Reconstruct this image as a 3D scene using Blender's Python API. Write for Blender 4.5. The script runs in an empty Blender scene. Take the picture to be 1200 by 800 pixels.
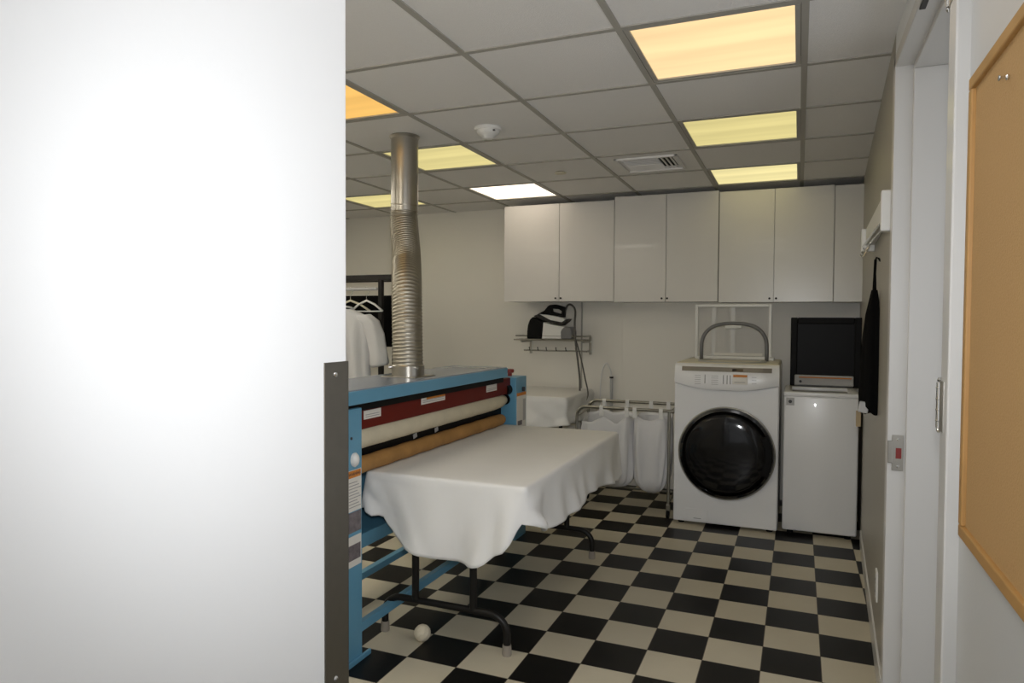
import bpy, bmesh, math, random
from mathutils import Vector, Matrix
random.seed(7)
PI = math.pi
scn = bpy.context.scene
COL = scn.collection

# ------------------------------------------------------------------ helpers
def world_origin(o):
    v = Vector(o.location)
    while o.parent:
        o = o.parent
        v += o.location
    return v

def obj(name, bm, mats, parent=None, smooth=False, angle=None, mod=None):
    """link a bmesh (world coordinates) as ONE mesh object"""
    if parent is not None:
        off = world_origin(parent)
        for v in bm.verts: v.co -= off
    bmesh.ops.recalc_face_normals(bm.b, faces=bm.faces[:])
    me = bpy.data.meshes.new(name)
    bm.b.to_mesh(me)
    bm.free()
    for m in (mats if isinstance(mats, (list, tuple)) else [mats]): me.materials.append(m)
    if smooth:
        for p in me.polygons: p.use_smooth = True
        if angle:
            me.set_sharp_from_angle(angle=math.radians(angle))
    o = bpy.data.objects.new(name, me)
    COL.objects.link(o)
    if parent is not None: o.parent = parent
    return o

class MB:
    def __init__(s): s.b = bmesh.new()
    @property
    def verts(s): return s.b.verts
    @property
    def faces(s): return s.b.faces
    def free(s): s.b.free()
    def _merge(s, t, mi=0):
        vm = {}
        for v in t.verts: vm[v] = s.b.verts.new(v.co)
        for f in t.faces:
            try:
                nf = s.b.faces.new([vm[v] for v in f.verts]); nf.material_index = mi if mi else f.material_index
            except ValueError: pass
        t.free()
    def box(s, lo, hi, bev=0, seg=2, rot=None, mi=0):
        t = bmesh.new()
        bmesh.ops.create_cube(t, size=1)
        c = [(a+b)/2 for a, b in zip(lo, hi)]; d = [abs(b-a) for a, b in zip(lo, hi)]
        for v in t.verts: v.co = Vector((v.co.x*d[0], v.co.y*d[1], v.co.z*d[2]))
        if bev: bmesh.ops.bevel(t, geom=t.edges[:], offset=bev, segments=seg, affect='EDGES', profile=.5)
        if rot is not None:
            for v in t.verts: v.co = rot @ v.co
        for v in t.verts: v.co += Vector(c)
        s._merge(t, mi); return s
    def prism(s, poly, fn, d0, d1, bev=0, mi=0):
        """poly: 2-D outline; fn(u,v,d)->xyz"""
        t = bmesh.new()
        a = [t.verts.new(fn(u, v, d0)) for u, v in poly]; b = [t.verts.new(fn(u, v, d1)) for u, v in poly]
        n = len(poly)
        t.faces.new(a); t.faces.new(b[::-1])
        for i in range(n): t.faces.new([a[i], b[i], b[(i+1) % n], a[(i+1) % n]])
        bmesh.ops.recalc_face_normals(t, faces=t.faces[:])
        if bev: bmesh.ops.bevel(t, geom=t.edges[:], offset=bev, segments=2, affect='EDGES', profile=.5)
        s._merge(t, mi); return s
    def tube(s, pts, r, seg=12, closed=False, mi=0, cap=True):
        t = bmesh.new()
        P = [Vector(p) for p in pts]; n = len(P)
        R = r if isinstance(r, (list, tuple)) else [r]*n
        tang = []
        for i in range(n):
            if closed: d = P[(i+1) % n]-P[i-1]
            else: d = P[min(i+1, n-1)]-P[max(i-1, 0)]
            tang.append(d.normalized())
        up = Vector((0, 0, 1)) if abs(tang[0].z) < .9 else Vector((1, 0, 0))
        u = tang[0].cross(up).normalized()
        rings = []
        for i in range(n):
            u = (u - tang[i]*u.dot(tang[i])).normalized(); w = tang[i].cross(u)
            rings.append([t.verts.new(P[i]+(u*math.cos(2*PI*k/seg)+w*math.sin(2*PI*k/seg))*R[i]) for k in range(seg)])
        m = n if closed else n-1
        for i in range(m):
            A, B = rings[i], rings[(i+1) % n]
            for k in range(seg): t.faces.new([A[k], A[(k+1) % seg], B[(k+1) % seg], B[k]])
        if not closed and cap:
            t.faces.new(rings[0][::-1]); t.faces.new(rings[-1])
        s._merge(t, mi); return s
    def cyl(s, p0, p1, r0, r1=None, seg=24, mi=0):
        return s.tube([p0, p1], [r0, r0 if r1 is None else r1], seg, mi=mi)
    def lathe(s, prof, o, ax='z', seg=32, sx=1, sy=1, mi=0):
        """prof: (radius, height) pairs; axis through o"""
        t = bmesh.new(); o = Vector(o); rings = []
        for r, h in prof:
            ring = []
            for k in range(seg):
                c, n = math.cos(2*PI*k/seg)*r*sx, math.sin(2*PI*k/seg)*r*sy
                p = {'z': (c, n, h), 'y': (c, h, n), 'x': (h, c, n)}[ax]
                ring.append(t.verts.new(o+Vector(p)))
            rings.append(ring)
        for A, B in zip(rings, rings[1:]):
            for k in range(seg): t.faces.new([A[k], A[(k+1) % seg], B[(k+1) % seg], B[k]])
        t.faces.new(rings[0][::-1]); t.faces.new(rings[-1])
        bmesh.ops.remove_doubles(t, verts=t.verts[:], dist=1e-6)
        s._merge(t, mi); return s
    def grid(s, P, mi=0, closed=False):
        """P[i][j] points -> quads"""
        V = [[s.b.verts.new(p) for p in row] for row in P]
        for i in range(len(V)-1):
            m = len(V[i])
            for j in range(m if closed else m-1):
                f = s.b.faces.new([V[i][j], V[i][(j+1) % m], V[i+1][(j+1) % m], V[i+1][j]]); f.material_index = mi
        return V

def bm_box(lo, hi, bev=0, seg=2): return MB().box(lo, hi, bev, seg)

def tag(o, label, cat, group=None, kind=None):
    o['label'] = label; o['category'] = cat
    if group: o['group'] = group
    if kind: o['kind'] = kind
    return o

def thing(name, label, cat, loc, group=None):
    o = bpy.data.objects.new(name, None); COL.objects.link(o)
    o.location = loc; o.empty_display_size = .1
    return tag(o, label, cat, group)

def struct(name, bm, m, parent=None, **k):
    o = obj(name, bm, m, parent, **k)
    if parent is None: o['kind'] = 'structure'
    return o

def dup(root, loc, label=None, group=None):
    r = root.copy(); COL.objects.link(r); r.location = loc
    if label: r['label'] = label
    if group: r['group'] = group
    for ch in list(root.children):
        c = ch.copy(); COL.objects.link(c); c.parent = r
        for g in ch.children:
            d = g.copy(); COL.objects.link(d); d.parent = c
    return r

# ------------------------------------------------------------------ materials
def srgb(r, g, b):
    f = lambda c: (c/255/12.92) if c/255 <= .04045 else ((c/255+.055)/1.055)**2.4
    return (f(r), f(g), f(b), 1)

def mat(name, col, rough=.5, metal=0, noise=0, nscale=8, bump=0, bscale=80, coat=0, spec=.5, trans=0, alpha=None):
    m = bpy.data.materials.new(name); m.use_nodes = True
    nt = m.node_tree; b = nt.nodes['Principled BSDF']
    b.inputs['Base Color'].default_value = col
    b.inputs['Roughness'].default_value = rough
    b.inputs['Metallic'].default_value = metal
    b.inputs['Coat Weight'].default_value = coat
    b.inputs['Specular IOR Level'].default_value = spec
    b.inputs['Transmission Weight'].default_value = trans
    tc = nt.nodes.new('ShaderNodeTexCoord')
    if noise:
        n = nt.nodes.new('ShaderNodeTexNoise'); n.inputs['Scale'].default_value = nscale; n.inputs['Detail'].default_value = 4
        nt.links.new(tc.outputs['Object'], n.inputs['Vector'])
        mx = nt.nodes.new('ShaderNodeMix'); mx.data_type = 'RGBA'
        mx.inputs[6].default_value = tuple(c*(1-noise) for c in col[:3])+(1,)
        mx.inputs[7].default_value = tuple(min(1, c*(1+noise)) for c in col[:3])+(1,)
        nt.links.new(n.outputs['Fac'], mx.inputs[0]); nt.links.new(mx.outputs[2], b.inputs['Base Color'])
    if bump:
        n2 = nt.nodes.new('ShaderNodeTexNoise'); n2.inputs['Scale'].default_value = bscale; n2.inputs['Detail'].default_value = 3
        nt.links.new(tc.outputs['Object'], n2.inputs['Vector'])
        bp = nt.nodes.new('ShaderNodeBump'); bp.inputs['Strength'].default_value = bump; bp.inputs['Distance'].default_value = .01
        nt.links.new(n2.outputs['Fac'], bp.inputs['Height']); nt.links.new(bp.outputs['Normal'], b.inputs['Normal'])
    return m

def emit(name, col, strength, streak=.12):
    m = bpy.data.materials.new(name); m.use_nodes = True
    nt = m.node_tree; nt.nodes.clear()
    o = nt.nodes.new('ShaderNodeOutputMaterial'); e = nt.nodes.new('ShaderNodeEmission')
    # prismatic lens over two tubes: soft bands along the tubes
    tc = nt.nodes.new('ShaderNodeTexCoord'); n = nt.nodes.new('ShaderNodeTexNoise'); n.inputs['Scale'].default_value = 1.0
    mp = nt.nodes.new('ShaderNodeMapping'); mp.inputs['Scale'].default_value = (.8, 7, 1)
    nt.links.new(tc.outputs['Object'], mp.inputs[0]); nt.links.new(mp.outputs[0], n.inputs['Vector'])
    r = nt.nodes.new('ShaderNodeMapRange'); r.inputs[3].default_value = strength*(1-streak); r.inputs[4].default_value = strength*(1+streak)
    r.inputs[1].default_value = .3; r.inputs[2].default_value = .7
    nt.links.new(n.outputs['Fac'], r.inputs[0]); nt.links.new(r.outputs[0], e.inputs['Strength'])
    e.inputs['Color'].default_value = col
    nt.links.new(e.outputs[0], o.inputs[0])
    return m

M = {}
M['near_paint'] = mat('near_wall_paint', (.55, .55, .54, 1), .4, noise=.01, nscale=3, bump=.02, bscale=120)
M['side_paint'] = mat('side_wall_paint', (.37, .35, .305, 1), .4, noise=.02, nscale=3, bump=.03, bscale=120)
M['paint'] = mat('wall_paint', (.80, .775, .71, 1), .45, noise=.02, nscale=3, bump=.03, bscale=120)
M['corridor_paint'] = mat('corridor_paint', (.75, .765, .78, 1), .4, noise=.01, nscale=3, bump=.02, bscale=120)
M['gloss_paint'] = mat('gloss_trim_paint', (.62, .61, .59, 1), .3, coat=.1)
M['tile_ceiling'] = mat('acoustic_tile', (.86, .85, .84, 1), .9, noise=.06, nscale=220, bump=.25, bscale=260)
M['grid_bar'] = mat('ceiling_grid_bar', (.40, .385, .35, 1), .5)
M['steel'] = mat('brushed_steel', (.22, .205, .175, 1), .38, 1, noise=.08, nscale=30)
M['galv'] = mat('galvanised_metal', (.42, .40, .36, 1), .3, 1, noise=.12, nscale=14)
M['foil'] = mat('aluminium_flex', (.38, .355, .30, 1), .42, 1, noise=.10, nscale=30, bump=.08, bscale=60)
M['chrome'] = mat('chrome', (.75, .75, .74, 1), .12, 1)
M['dull_chrome'] = mat('dull_chrome', (.36, .35, .31, 1), .3, 1)
M['dark_metal'] = mat('dark_metal', (.012, .011, .010, 1), .38, spec=.3)
M['black'] = mat('black_plastic', (.005, .005, .005, 1), .5, spec=.12)
M['black_gloss'] = mat('black_gloss', (.004, .004, .0045, 1), .1, coat=.4)
M['screen'] = mat('smoked_glass', (.007, .007, .0075, 1), .4, spec=.1)
M['white_app'] = mat('appliance_white', (.84, .85, .87, 1), .28, coat=.25)
M['white_cab'] = mat('laminate_white', (.70, .685, .66, 1), .26, coat=.15, noise=.01)
M['white_plastic'] = mat('white_plastic', (.78, .78, .76, 1), .35)
M['cream_and_lit_plastic'] = mat('cream_and_lit_plastic', (.66, .62, .48, 1), .4)
M['grey_plastic'] = mat('grey_plastic', (.17, .17, .175, 1), .4)
M['light_grey'] = mat('light_grey_plastic', (.45, .45, .45, 1), .4)
M['blue'] = mat('blue_enamel', (.125, .33, .49, 1), .35, noise=.05, nscale=6)
M['blue_top'] = mat('blue_grey_top', (.25, .29, .36, 1), .22, noise=.04)
M['red'] = mat('dark_red_enamel', (.125, .009, .004, 1), .5, spec=.2, noise=.06)
M['red_button'] = mat('red_button', (.22, .018, .014, 1), .4)
M['roller_cloth'] = mat('roller_padding', (.62, .56, .42, 1), .85, noise=.16, nscale=9, bump=.3, bscale=50)
M['tan'] = mat('tan_canvas', (.38, .20, .06, 1), .8, noise=.35, nscale=9, bump=.2, bscale=60)
M['cloth'] = mat('white_sheet', (.79, .79, .78, 1), .85, noise=.02, nscale=5, bump=.12, bscale=9)
M['shirt'] = mat('white_cotton', (.66, .66, .67, 1), .9, bump=.1, bscale=20)
M['bag'] = mat('white_bag_cloth', (.70, .70, .71, 1), .85, bump=.15, bscale=14)
M['wood'] = mat('oak_frame', (.42, .23, .07, 1), .45, noise=.18, nscale=12)
M['cork'] = mat('cork', (.45, .27, .105, 1), .85, noise=.12, nscale=260, bump=.2, bscale=300)
M['wool'] = mat('wool', (.72, .65, .50, 1), .95, bump=.4, bscale=90)
M['paper'] = mat('paper_label', (.75, .73, .68, 1), .6)
M['orange'] = mat('orange_print', (.62, .22, .03, 1), .6)
M['ink'] = mat('dark_print', (.05, .05, .055, 1), .6)
M['ink_pale'] = mat('pale_print', (.33, .33, .34, 1), .6)
M['photo_print'] = mat('photo_print', (.16, .14, .15, 1), .5, noise=.7, nscale=45)
M['rubber'] = mat('grey_rubber', (.30, .27, .23, 1), .6)
M['laminate'] = mat('grey_laminate', (.45, .44, .42, 1), .5)
M['tan_plastic'] = mat('tan_tag', (.33, .25, .14, 1), .6)
M['apron'] = mat('black_cloth', (.004, .004, .004, 1), .95, spec=.1, bump=.2, bscale=20)
M['hose'] = mat('grey_hose', (.10, .095, .085, 1), .5)
M['dark_void'] = mat('vent_inside', (.02, .02, .02, 1), .9)

def glass(name, tint=(1, 1, 1), opacity=.12):
    m = bpy.data.materials.new(name); m.use_nodes = True
    nt = m.node_tree; b = nt.nodes['Principled BSDF']; out = nt.nodes['Material Output']
    b.inputs['Base Color'].default_value = (*tint, 1); b.inputs['Roughness'].default_value = .08
    tr = nt.nodes.new('ShaderNodeBsdfTransparent'); mx = nt.nodes.new('ShaderNodeMixShader'); mx.inputs[0].default_value = opacity
    nt.links.new(tr.outputs[0], mx.inputs[1]); nt.links.new(b.outputs[0], mx.inputs[2]); nt.links.new(mx.outputs[0], out.inputs[0])
    return m
M['clear'] = glass('clear_lid', (.75, .76, .78), .14)
M['door_glass'] = glass('dark_door_glass', (.01, .01, .011), .72)

def floor_mat():
    m = bpy.data.materials.new('checker_floor_tiles'); m.use_nodes = True
    nt = m.node_tree; b = nt.nodes['Principled BSDF']
    T = .2286; ox, oy = -.8078, 2.9399
    tc = nt.nodes.new('ShaderNodeTexCoord')
    mp = nt.nodes.new('ShaderNodeMapping'); mp.inputs['Location'].default_value = (-ox/T+41, -oy/T+40, .5); mp.inputs['Scale'].default_value = (1/T, 1/T, 0)
    nt.links.new(tc.outputs['Object'], mp.inputs[0])
    ch = nt.nodes.new('ShaderNodeTexChecker'); ch.inputs['Scale'].default_value = 1
    nt.links.new(mp.outputs[0], ch.inputs[0])
    no = nt.nodes.new('ShaderNodeTexNoise'); no.inputs['Scale'].default_value = 5; no.inputs['Detail'].default_value = 6
    nt.links.new(tc.outputs['Object'], no.inputs['Vector'])
    w = nt.nodes.new('ShaderNodeMix'); w.data_type = 'RGBA'
    w.inputs[6].default_value = (.52, .47, .36, 1); w.inputs[7].default_value = (.60, .55, .43, 1)
    k = nt.nodes.new('ShaderNodeMix'); k.data_type = 'RGBA'
    k.inputs[6].default_value = (.004, .0038, .0036, 1); k.inputs[7].default_value = (.010, .009, .0085, 1)
    nt.links.new(no.outputs['Fac'], w.inputs[0]); nt.links.new(no.outputs['Fac'], k.inputs[0])
    nt.links.new(w.outputs[2], ch.inputs[1]); nt.links.new(k.outputs[2], ch.inputs[2])
    # seams
    br = nt.nodes.new('ShaderNodeTexBrick'); br.offset = 0; br.inputs['Scale'].default_value = 1
    br.inputs['Brick Width'].default_value = 1; br.inputs['Row Height'].default_value = 1; br.inputs['Mortar Size'].default_value = .008
    br.inputs['Mortar Smooth'].default_value = .3
    nt.links.new(mp.outputs[0], br.inputs[0])
    mx = nt.nodes.new('ShaderNodeMix'); mx.data_type = 'RGBA'; mx.inputs[7].default_value = (.09, .075, .055, 1)
    nt.links.new(br.outputs['Fac'], mx.inputs[0]); nt.links.new(ch.outputs[0], mx.inputs[6])
    nt.links.new(mx.outputs[2], b.inputs['Base Color'])
    b.inputs['Roughness'].default_value = .38; b.inputs['Specular IOR Level'].default_value = .22
    return m
M['floor'] = floor_mat()

# ------------------------------------------------------------------ room
HC = 2.442                      # ceiling height
YB = 5.93                       # back wall
def rx(y): return .303+.040*(y-2.82)      # face of the right wall beyond the doorway

struct('floor', MB().box((-5, -2.2, -.12), (1.6, 6.3, 0)), M['floor'])
struct('wall_back', MB().box((-4.62, YB, 0), (.75, YB+.15, 2.62)), M['paint'])
struct('wall_back_pilaster', MB().box((-1.40, YB-.055, 0), (rx(YB)+.1, YB+.002, 2.55), .002), M['paint'])
struct('wall_left', MB().box((-4.62, 1.04, 0), (-4.5, YB+.15, 2.62)), M['paint'])
struct('wall_front', MB().box((-4.62, 1.04, 0), (-.95, 1.155, 2.62)), M['paint'])
struct('wall_corridor', MB().box((-.95, -2.0, 0), (-.835, 1.155, 2.62), .004), M['corridor_paint'])
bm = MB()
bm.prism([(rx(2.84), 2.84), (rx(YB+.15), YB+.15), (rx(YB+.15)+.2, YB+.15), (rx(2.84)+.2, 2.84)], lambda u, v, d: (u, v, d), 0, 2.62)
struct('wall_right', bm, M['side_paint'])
struct('wall_right_near', MB().box((.302, -2.0, 0), (.50, 1.62, 2.62)), M['near_paint'])
struct('wall_right_header', MB().box((.304, 1.62, 2.345), (.50, 2.84, 2.62)), M['corridor_paint'])
# base strips
bm = MB()
bm.prism([(rx(2.85)-.008, 2.85), (rx(4.86)-.008, 4.86), (rx(4.86)+.01, 4.86), (rx(2.85)+.01, 2.85)], lambda u, v, d: (u, v, d), 0.0, .10, .003)
struct('baseboard_right', bm, M['gloss_paint'])
struct('baseboard_back', MB().box((-4.5, YB-.012, 0), (-1.401, YB+.004, .1), .003), M['gloss_paint'])

# door frame in the right wall: far jamb, near jamb, header, stop
bm = MB()
bm.box((.301, 2.82, 0), (.52, 2.875, 2.36), .003)            # far jamb
bm.box((.358, 2.804, 0), (.52, 2.83, 2.30), .003)             # stop on far jamb
bm.box((.303, 1.615, 0), (.50, 1.675, 2.36), .003)            # near jamb
bm.box((.301, 1.60, 2.316), (.50, 2.86, 2.36), .003)         # header
bm.box((.358, 1.66, 2.30), (.50, 2.83, 2.33), .003)           # stop on header
bm.box((.276, 1.61, 0), (.306, 1.680, 2.36), .004)           # near casing
door = struct('door_1', bm, M['gloss_paint'])
def make_hinge(z):
    b = MB()
    b.box((.2745, 1.645, z-.052), (.2765, 1.684, z+.052), .0005)
    h = obj('hinge', b, M['galv'], door)
    b = MB()
    b.cyl((.2775, 1.693, z-.048), (.2775, 1.693, z+.048), .0075)
    b.lathe([(0, .048), (.005, .049), (.0065, .053), (.004, .058), (0, .059)], (.2775, 1.693, z), seg=16)
    b.lathe([(0, -.059), (.004, -.058), (.0065, -.053), (.005, -.049), (0, -.048)], (.2775, 1.693, z), seg=16)
    for k in (-.034, -.011, .012, .035): b.lathe([(.0074, k-.001), (.0086, k), (.0086, k+.002), (.0074, k+.003)], (.2775, 1.693, z), seg=16)
    obj('hinge_pin', b, M['chrome'], h, smooth=True, angle=40)
for z in (1.235, 2.11): make_hinge(z)
bm = MB()
bm.box((.316, 2.815, .878), (.352, 2.8205, 1.006), .001)
bm.box((.302, 2.811, .905), (.318, 2.8205, .985), .002)
sp = obj('strike_plate', bm, M['galv'], door); sp['label'] = 'grey metal strike plate on the far door jamb'
obj('latch_hole', MB().box((.328, 2.8135, .922), (.346, 2.8155, .960), .0006), M['red_button'], sp)['label'] = 'red latch slot'
b = MB(); [b.lathe([(0, 0), (.005, 0), (.005, -.002), (.003, -.0035), (0, -.0035)], (.335, 2.815, z), 'y', 12) for z in (.893, .99)]
obj('screw', b, M['chrome'], sp)
obj('header_strike', MB().box((.306, 2.245, 2.311), (.322, 2.325, 2.3165), .001), M['dark_metal'], door)['label'] = 'dark metal plate under the door header'

# ceiling: tiles and bars in one mesh, cells with fixtures left open
GX, GY, G = -.607, 2.4326, .6096
LIGHTS = {(0, 0): 'A', (0, 2): 'Y', (0, 4): 'Y2', (-3, 0): 'D', (-3, 2): 'Y', (-3, 4): 'W', (-5, 4): 'Y',
          (0, -2): 'N', (0, -4): 'N', (-3, -2): 'V', (-5, -2): 'V', (-6, 0): 'V', (-6, 2): 'V'}     # unseen panels added for fill light, set in the grid
VENT = (-1, 3)
bm = MB(); t = bm.b
K0, K1, L0, L1 = -7, 2, -8, 6
for k in range(K0, K1):
    for l in range(L0, L1):
        if (k, l) in LIGHTS or (k, l) == VENT: continue
        x, y = GX+k*G, GY+l*G
        bm.box((x+.002, y+.002, HC), (x+G-.002, y+G-.002, HC+.02))
for k in range(K0, K1+1):
    x = GX+k*G; bm.box((x-.012, GY+L0*G, HC-.005), (x+.012, GY+L1*G, HC+.03), mi=1)
for l in range(L0, L1+1):
    y = GY+l*G
    for k in range(K0, K1): bm.box((GX+k*G+.012, y-.012, HC-.005), (GX+(k+1)*G-.012, y+.012, HC+.03), mi=1)
struct('ceiling', bm, [M['tile_ceiling'], M['grid_bar']])
struct('ceiling_slab', MB().box((-4.9, -2.45, HC+.14), (.9, 6.1, HC+.2)), M['dark_void'])

# ------------------------------------------------------------------ ceiling fixtures
EM = {'A': emit('lamp_amber', (1, .72, .38, 1), 1.05), 'Y': emit('lamp_yellow', (1, .86, .37, 1), .72),
      'Y2': emit('lamp_pale_yellow', (1, .87, .42, 1), .85), 'N': emit('fill_neutral', (1, .98, .97, 1), 3.0), 'V': emit('fill_warm', (1, .93, .80, 1), 9.0), 'D': emit('lamp_orange', (1, .58, .16, 1), .9), 'W': emit('lamp_white', (1, .86, .68, 1), 2.2)}  # the neutral and warm emitters serve only the added, unseen fill panels
LABL = {(0, 0): 'large amber ceiling light panel nearest the doorway on the right', (0, 2): 'yellow ceiling light panel, middle of the right-hand row',
        (0, 4): 'yellow ceiling light panel right above the white cabinets', (-3, 0): 'orange ceiling light panel half hidden by the white corridor wall',
        (-3, 2): 'yellow ceiling light panel behind the top of the silver duct', (-3, 4): 'white glowing ceiling light panel by the left end of the cabinets',
        (-5, 4): 'yellow ceiling light panel farthest left, low behind the duct',
        (0, -2): 'unseen white ceiling panel added for fill light, above the gap beside the near door casing', (0, -4): 'unseen white ceiling panel added for fill light, over the corridor behind the cork board',
        (-3, -2): 'unseen warm ceiling panel added for fill light by the front wall, nearest the corridor', (-5, -2): 'unseen warm ceiling panel added for fill light by the front wall, in the front left corner',
        (-6, 0): 'unseen warm ceiling panel added for fill light by the left wall, nearer the front wall', (-6, 2): 'unseen warm ceiling panel added for fill light by the left wall, above the left end of the garment rack'}
def make_light(k, l, em):
    x, y = GX+k*G, GY+l*G
    r = thing('ceiling_light', LABL[(k, l)], 'ceiling light', (x+G/2, y+G/2, HC), 'square fluorescent panels in the ceiling')
    b = MB()
    a, e = .013, .032
    b.box((x+a, y+a, HC-.003), (x+G-a, y+e, HC+.012), .001); b.box((x+a, y+G-e, HC-.003), (x+G-a, y+G-a, HC+.012), .001)
    b.box((x+a, y+e, HC-.003), (x+e, y+G-e, HC+.012), .001); b.box((x+G-e, y+e, HC-.003), (x+G-a, y+G-e, HC+.012), .001)
    obj('frame', b, M['grid_bar'], r)
    obj('diffuser', MB().box((x+e-.004, y+e-.004, HC+.004), (x+G-e+.004, y+G-e+.004, HC+.010)), em, r)
    return r
base = {}
for (k, l), c in LIGHTS.items():
    if c in base:
        dup(base[c], (GX+k*G+G/2, GY+l*G+G/2, HC), LABL[(k, l)])
    else: base[c] = make_light(k, l, EM[c])

vx, vy = GX-G, GY+3*G
r = thing('air_vent', 'square white air diffuser with slats in the ceiling near the cabinets', 'air vent', (vx+G/2, vy+G/2, HC))
b = MB(); i = .145
b.box((vx+.013, vy+.013, HC), (vx+G-.013, vy+i, HC+.012), .001); b.box((vx+.013, vy+G-i, HC), (vx+G-.013, vy+G-.013, HC+.012), .001)
b.box((vx+.013, vy+i, HC), (vx+i, vy+G-i, HC+.012), .001); b.box((vx+G-i, vy+i, HC), (vx+G-.013, vy+G-i, HC+.012), .001)
obj('face_plate', b, M['tile_ceiling'], r)
b = MB(); i2 = .105
for (x0, y0, x1, y1) in ((vx+i2, vy+i2, vx+G-i2, vy+i2+.02), (vx+i2, vy+G-i2-.02, vx+G-i2, vy+G-i2), (vx+i2, vy+i2, vx+i2+.02, vy+G-i2), (vx+G-i2-.02, vy+i2, vx+G-i2, vy+G-i2)):
    b.box((x0, y0, HC-.012), (x1, y1, HC+.004), .003)
obj('collar', b, M['tile_ceiling'], r)
for s in range(9):
    y = vy+i+.02+s*(G-2*i-.04)/8
    if s < 5: q = MB().box((vx+i, y-.003, HC-.004), (vx+G-i-.09, y+.016, HC+.001), rot=Matrix.Rotation(.5, 3, 'X'))
    else: q = MB().box((vx+i, y-.003, HC-.004), (vx+G-i-.09, y+.016, HC+.001), rot=Matrix.Rotation(-.5, 3, 'X'))
    obj('slat', q, M['tile_ceiling'], r)
for s in range(3):
    x = vx+G-i-.075+s*.028
    obj('slat', MB().box((x, vy+i, HC-.004), (x+.016, vy+G-i, HC+.001), rot=Matrix.Rotation(.5, 3, 'Y')), M['tile_ceiling'], r)
obj('backing', MB().box((vx+.1, vy+.1, HC+.03), (vx+G-.1, vy+G-.1, HC+.035)), M['dark_void'], r)

c = (-1.56, 3.42, HC)
r = thing('smoke_detector', 'round white smoke detector on a ceiling tile right of the duct', 'smoke detector', c)
obj('base', MB().lathe([(0, 0), (.072, 0), (.074, -.006), (.072, -.016), (0, -.016)], c, seg=40), M['white_plastic'], r, smooth=True, angle=40)
obj('sensor_cap', MB().lathe([(0, -.016), (.062, -.016), (.060, -.026), (.050, -.038), (.034, -.046), (.030, -.056), (.022, -.060), (0, -.061)], c, seg=40), M['white_plastic'], r, smooth=True, angle=50)
obj('indicator', MB().box((-1.56+.047, 3.42-.045, HC-.030), (-1.56+.058, 3.42-.034, HC-.022), .002), M['ink'], r)
c = (-1.545, 4.60, HC)
r = thing('sprinkler_cover', 'small round brass-coloured sprinkler cap on a far ceiling tile', 'sprinkler', c)
obj('cap', MB().lathe([(0, -.004), (.036, -.004), (.041, -.008), (.040, -.011), (0, -.014)], c, seg=32), M['cream_and_lit_plastic'], r, smooth=True, angle=40)
obj('ring', MB().lathe([(.0, 0), (.030, 0), (.030, -.005), (0, -.005)], c, seg=32), M['dull_chrome'], r)

# ------------------------------------------------------------------ corridor: corner guard, cork board
r = thing('corner_guard', 'steel corner guard strip on the end of the white corridor wall', 'corner guard', (-.833, 1.12, .10))
obj('plate', MB().box((-.8355, 1.082, .10), (-.8325, 1.158, 1.325), .001).box((-.90, 1.1555, .10), (-.8325, 1.158, 1.325), .001), M['steel'], r)
for z in (.25, .70, 1.30):
    obj('screw', MB().lathe([(0, 0), (.006, 0), (.005, .002), (.002, .003), (0, .003)], (-.8325, 1.115, z), 'x', 16), M['chrome'], r)

r = thing('cork_board', 'oak-framed cork notice board on the wall at the right edge', 'notice board', (.28, 1.05, 1.0))
b = MB()
y0, y1, z0, z1, w = .42, 1.527, 1.006, 1.860, .023
obj('cork_panel', MB().box((.292, y0+w*.5, z0+w*.5), (.3015, y1-w*.5, z1-w*.5)), M['cork'], r)
obj('frame_rail', MB().box((.284, y0, z0), (.3015, y1, z0+w), .003), M['wood'], r)
obj('frame_rail', MB().box((.284, y0, z1-w), (.3015, y1, z1), .003), M['wood'], r)
obj('frame_stile', MB().box((.284, y1-w, z0+w), (.3015, y1, z1-w), .003), M['wood'], r)
obj('frame_stile', MB().box((.284, y0, z0+w), (.3015, y0+w, z1-w), .003), M['wood'], r)
pn = thing('push_pin', 'small silver push pin stuck in the cork board near its top', 'push pin', (.292, 1.285, 1.785))
obj('head', MB().lathe([(0, -.014), (.004, -.014), (.0045, -.0125), (.0025, -.011), (.0025, -.005), (.0045, -.003), (.0045, -.001), (0, -.001)], (.292, 1.285, 1.785), 'x', 16), M['chrome'], pn, smooth=True, angle=40)
obj('needle', MB().cyl((.2905, 1.285, 1.785), (.298, 1.285, 1.785), .0008, seg=8), M['chrome'], pn)

# ------------------------------------------------------------------ right wall objects
r = thing('drying_rack', 'long white wall-mounted retractable drying rack high on the right wall', 'drying rack', (.29, 3.3, 1.72))
def wallx(y, d): return rx(y)-d
def rbox(b, y0, y1, d0, d1, z0, z1, bev=.003):
    return b.prism([(wallx(y0, d0), y0), (wallx(y1, d0), y1), (wallx(y1, d1), y1), (wallx(y0, d1), y0)], lambda u, v, d: (u, v, d), z0, z1, bev)
b = MB(); rbox(b, 2.885, 2.935, 0, .034, 1.745, 1.895, .005); obj('end_cap', b, M['white_plastic'], r)
b = MB(); rbox(b, 3.95, 4.01, 0, .062, 1.770, 1.885, .005); obj('end_cap', b, M['white_plastic'], r)
b = MB()
b.prism([(wallx(2.935, 0), 2.935), (wallx(3.95, 0), 3.95), (wallx(3.95, .042), 3.95), (wallx(2.935, .026), 2.935)], lambda u, v, d: (u, v, d), 1.80, 1.885, .003)
obj('rail_body', b, M['white_plastic'], r)
for d0, d1, z in ((.02, .048, 1.765), (.03, .056, 1.782)):
    obj('rod', MB().cyl((wallx(2.93, d0), 2.93, z), (wallx(3.955, d1), 3.955, z+.012), .004, seg=10), M['chrome'], r)
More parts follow.
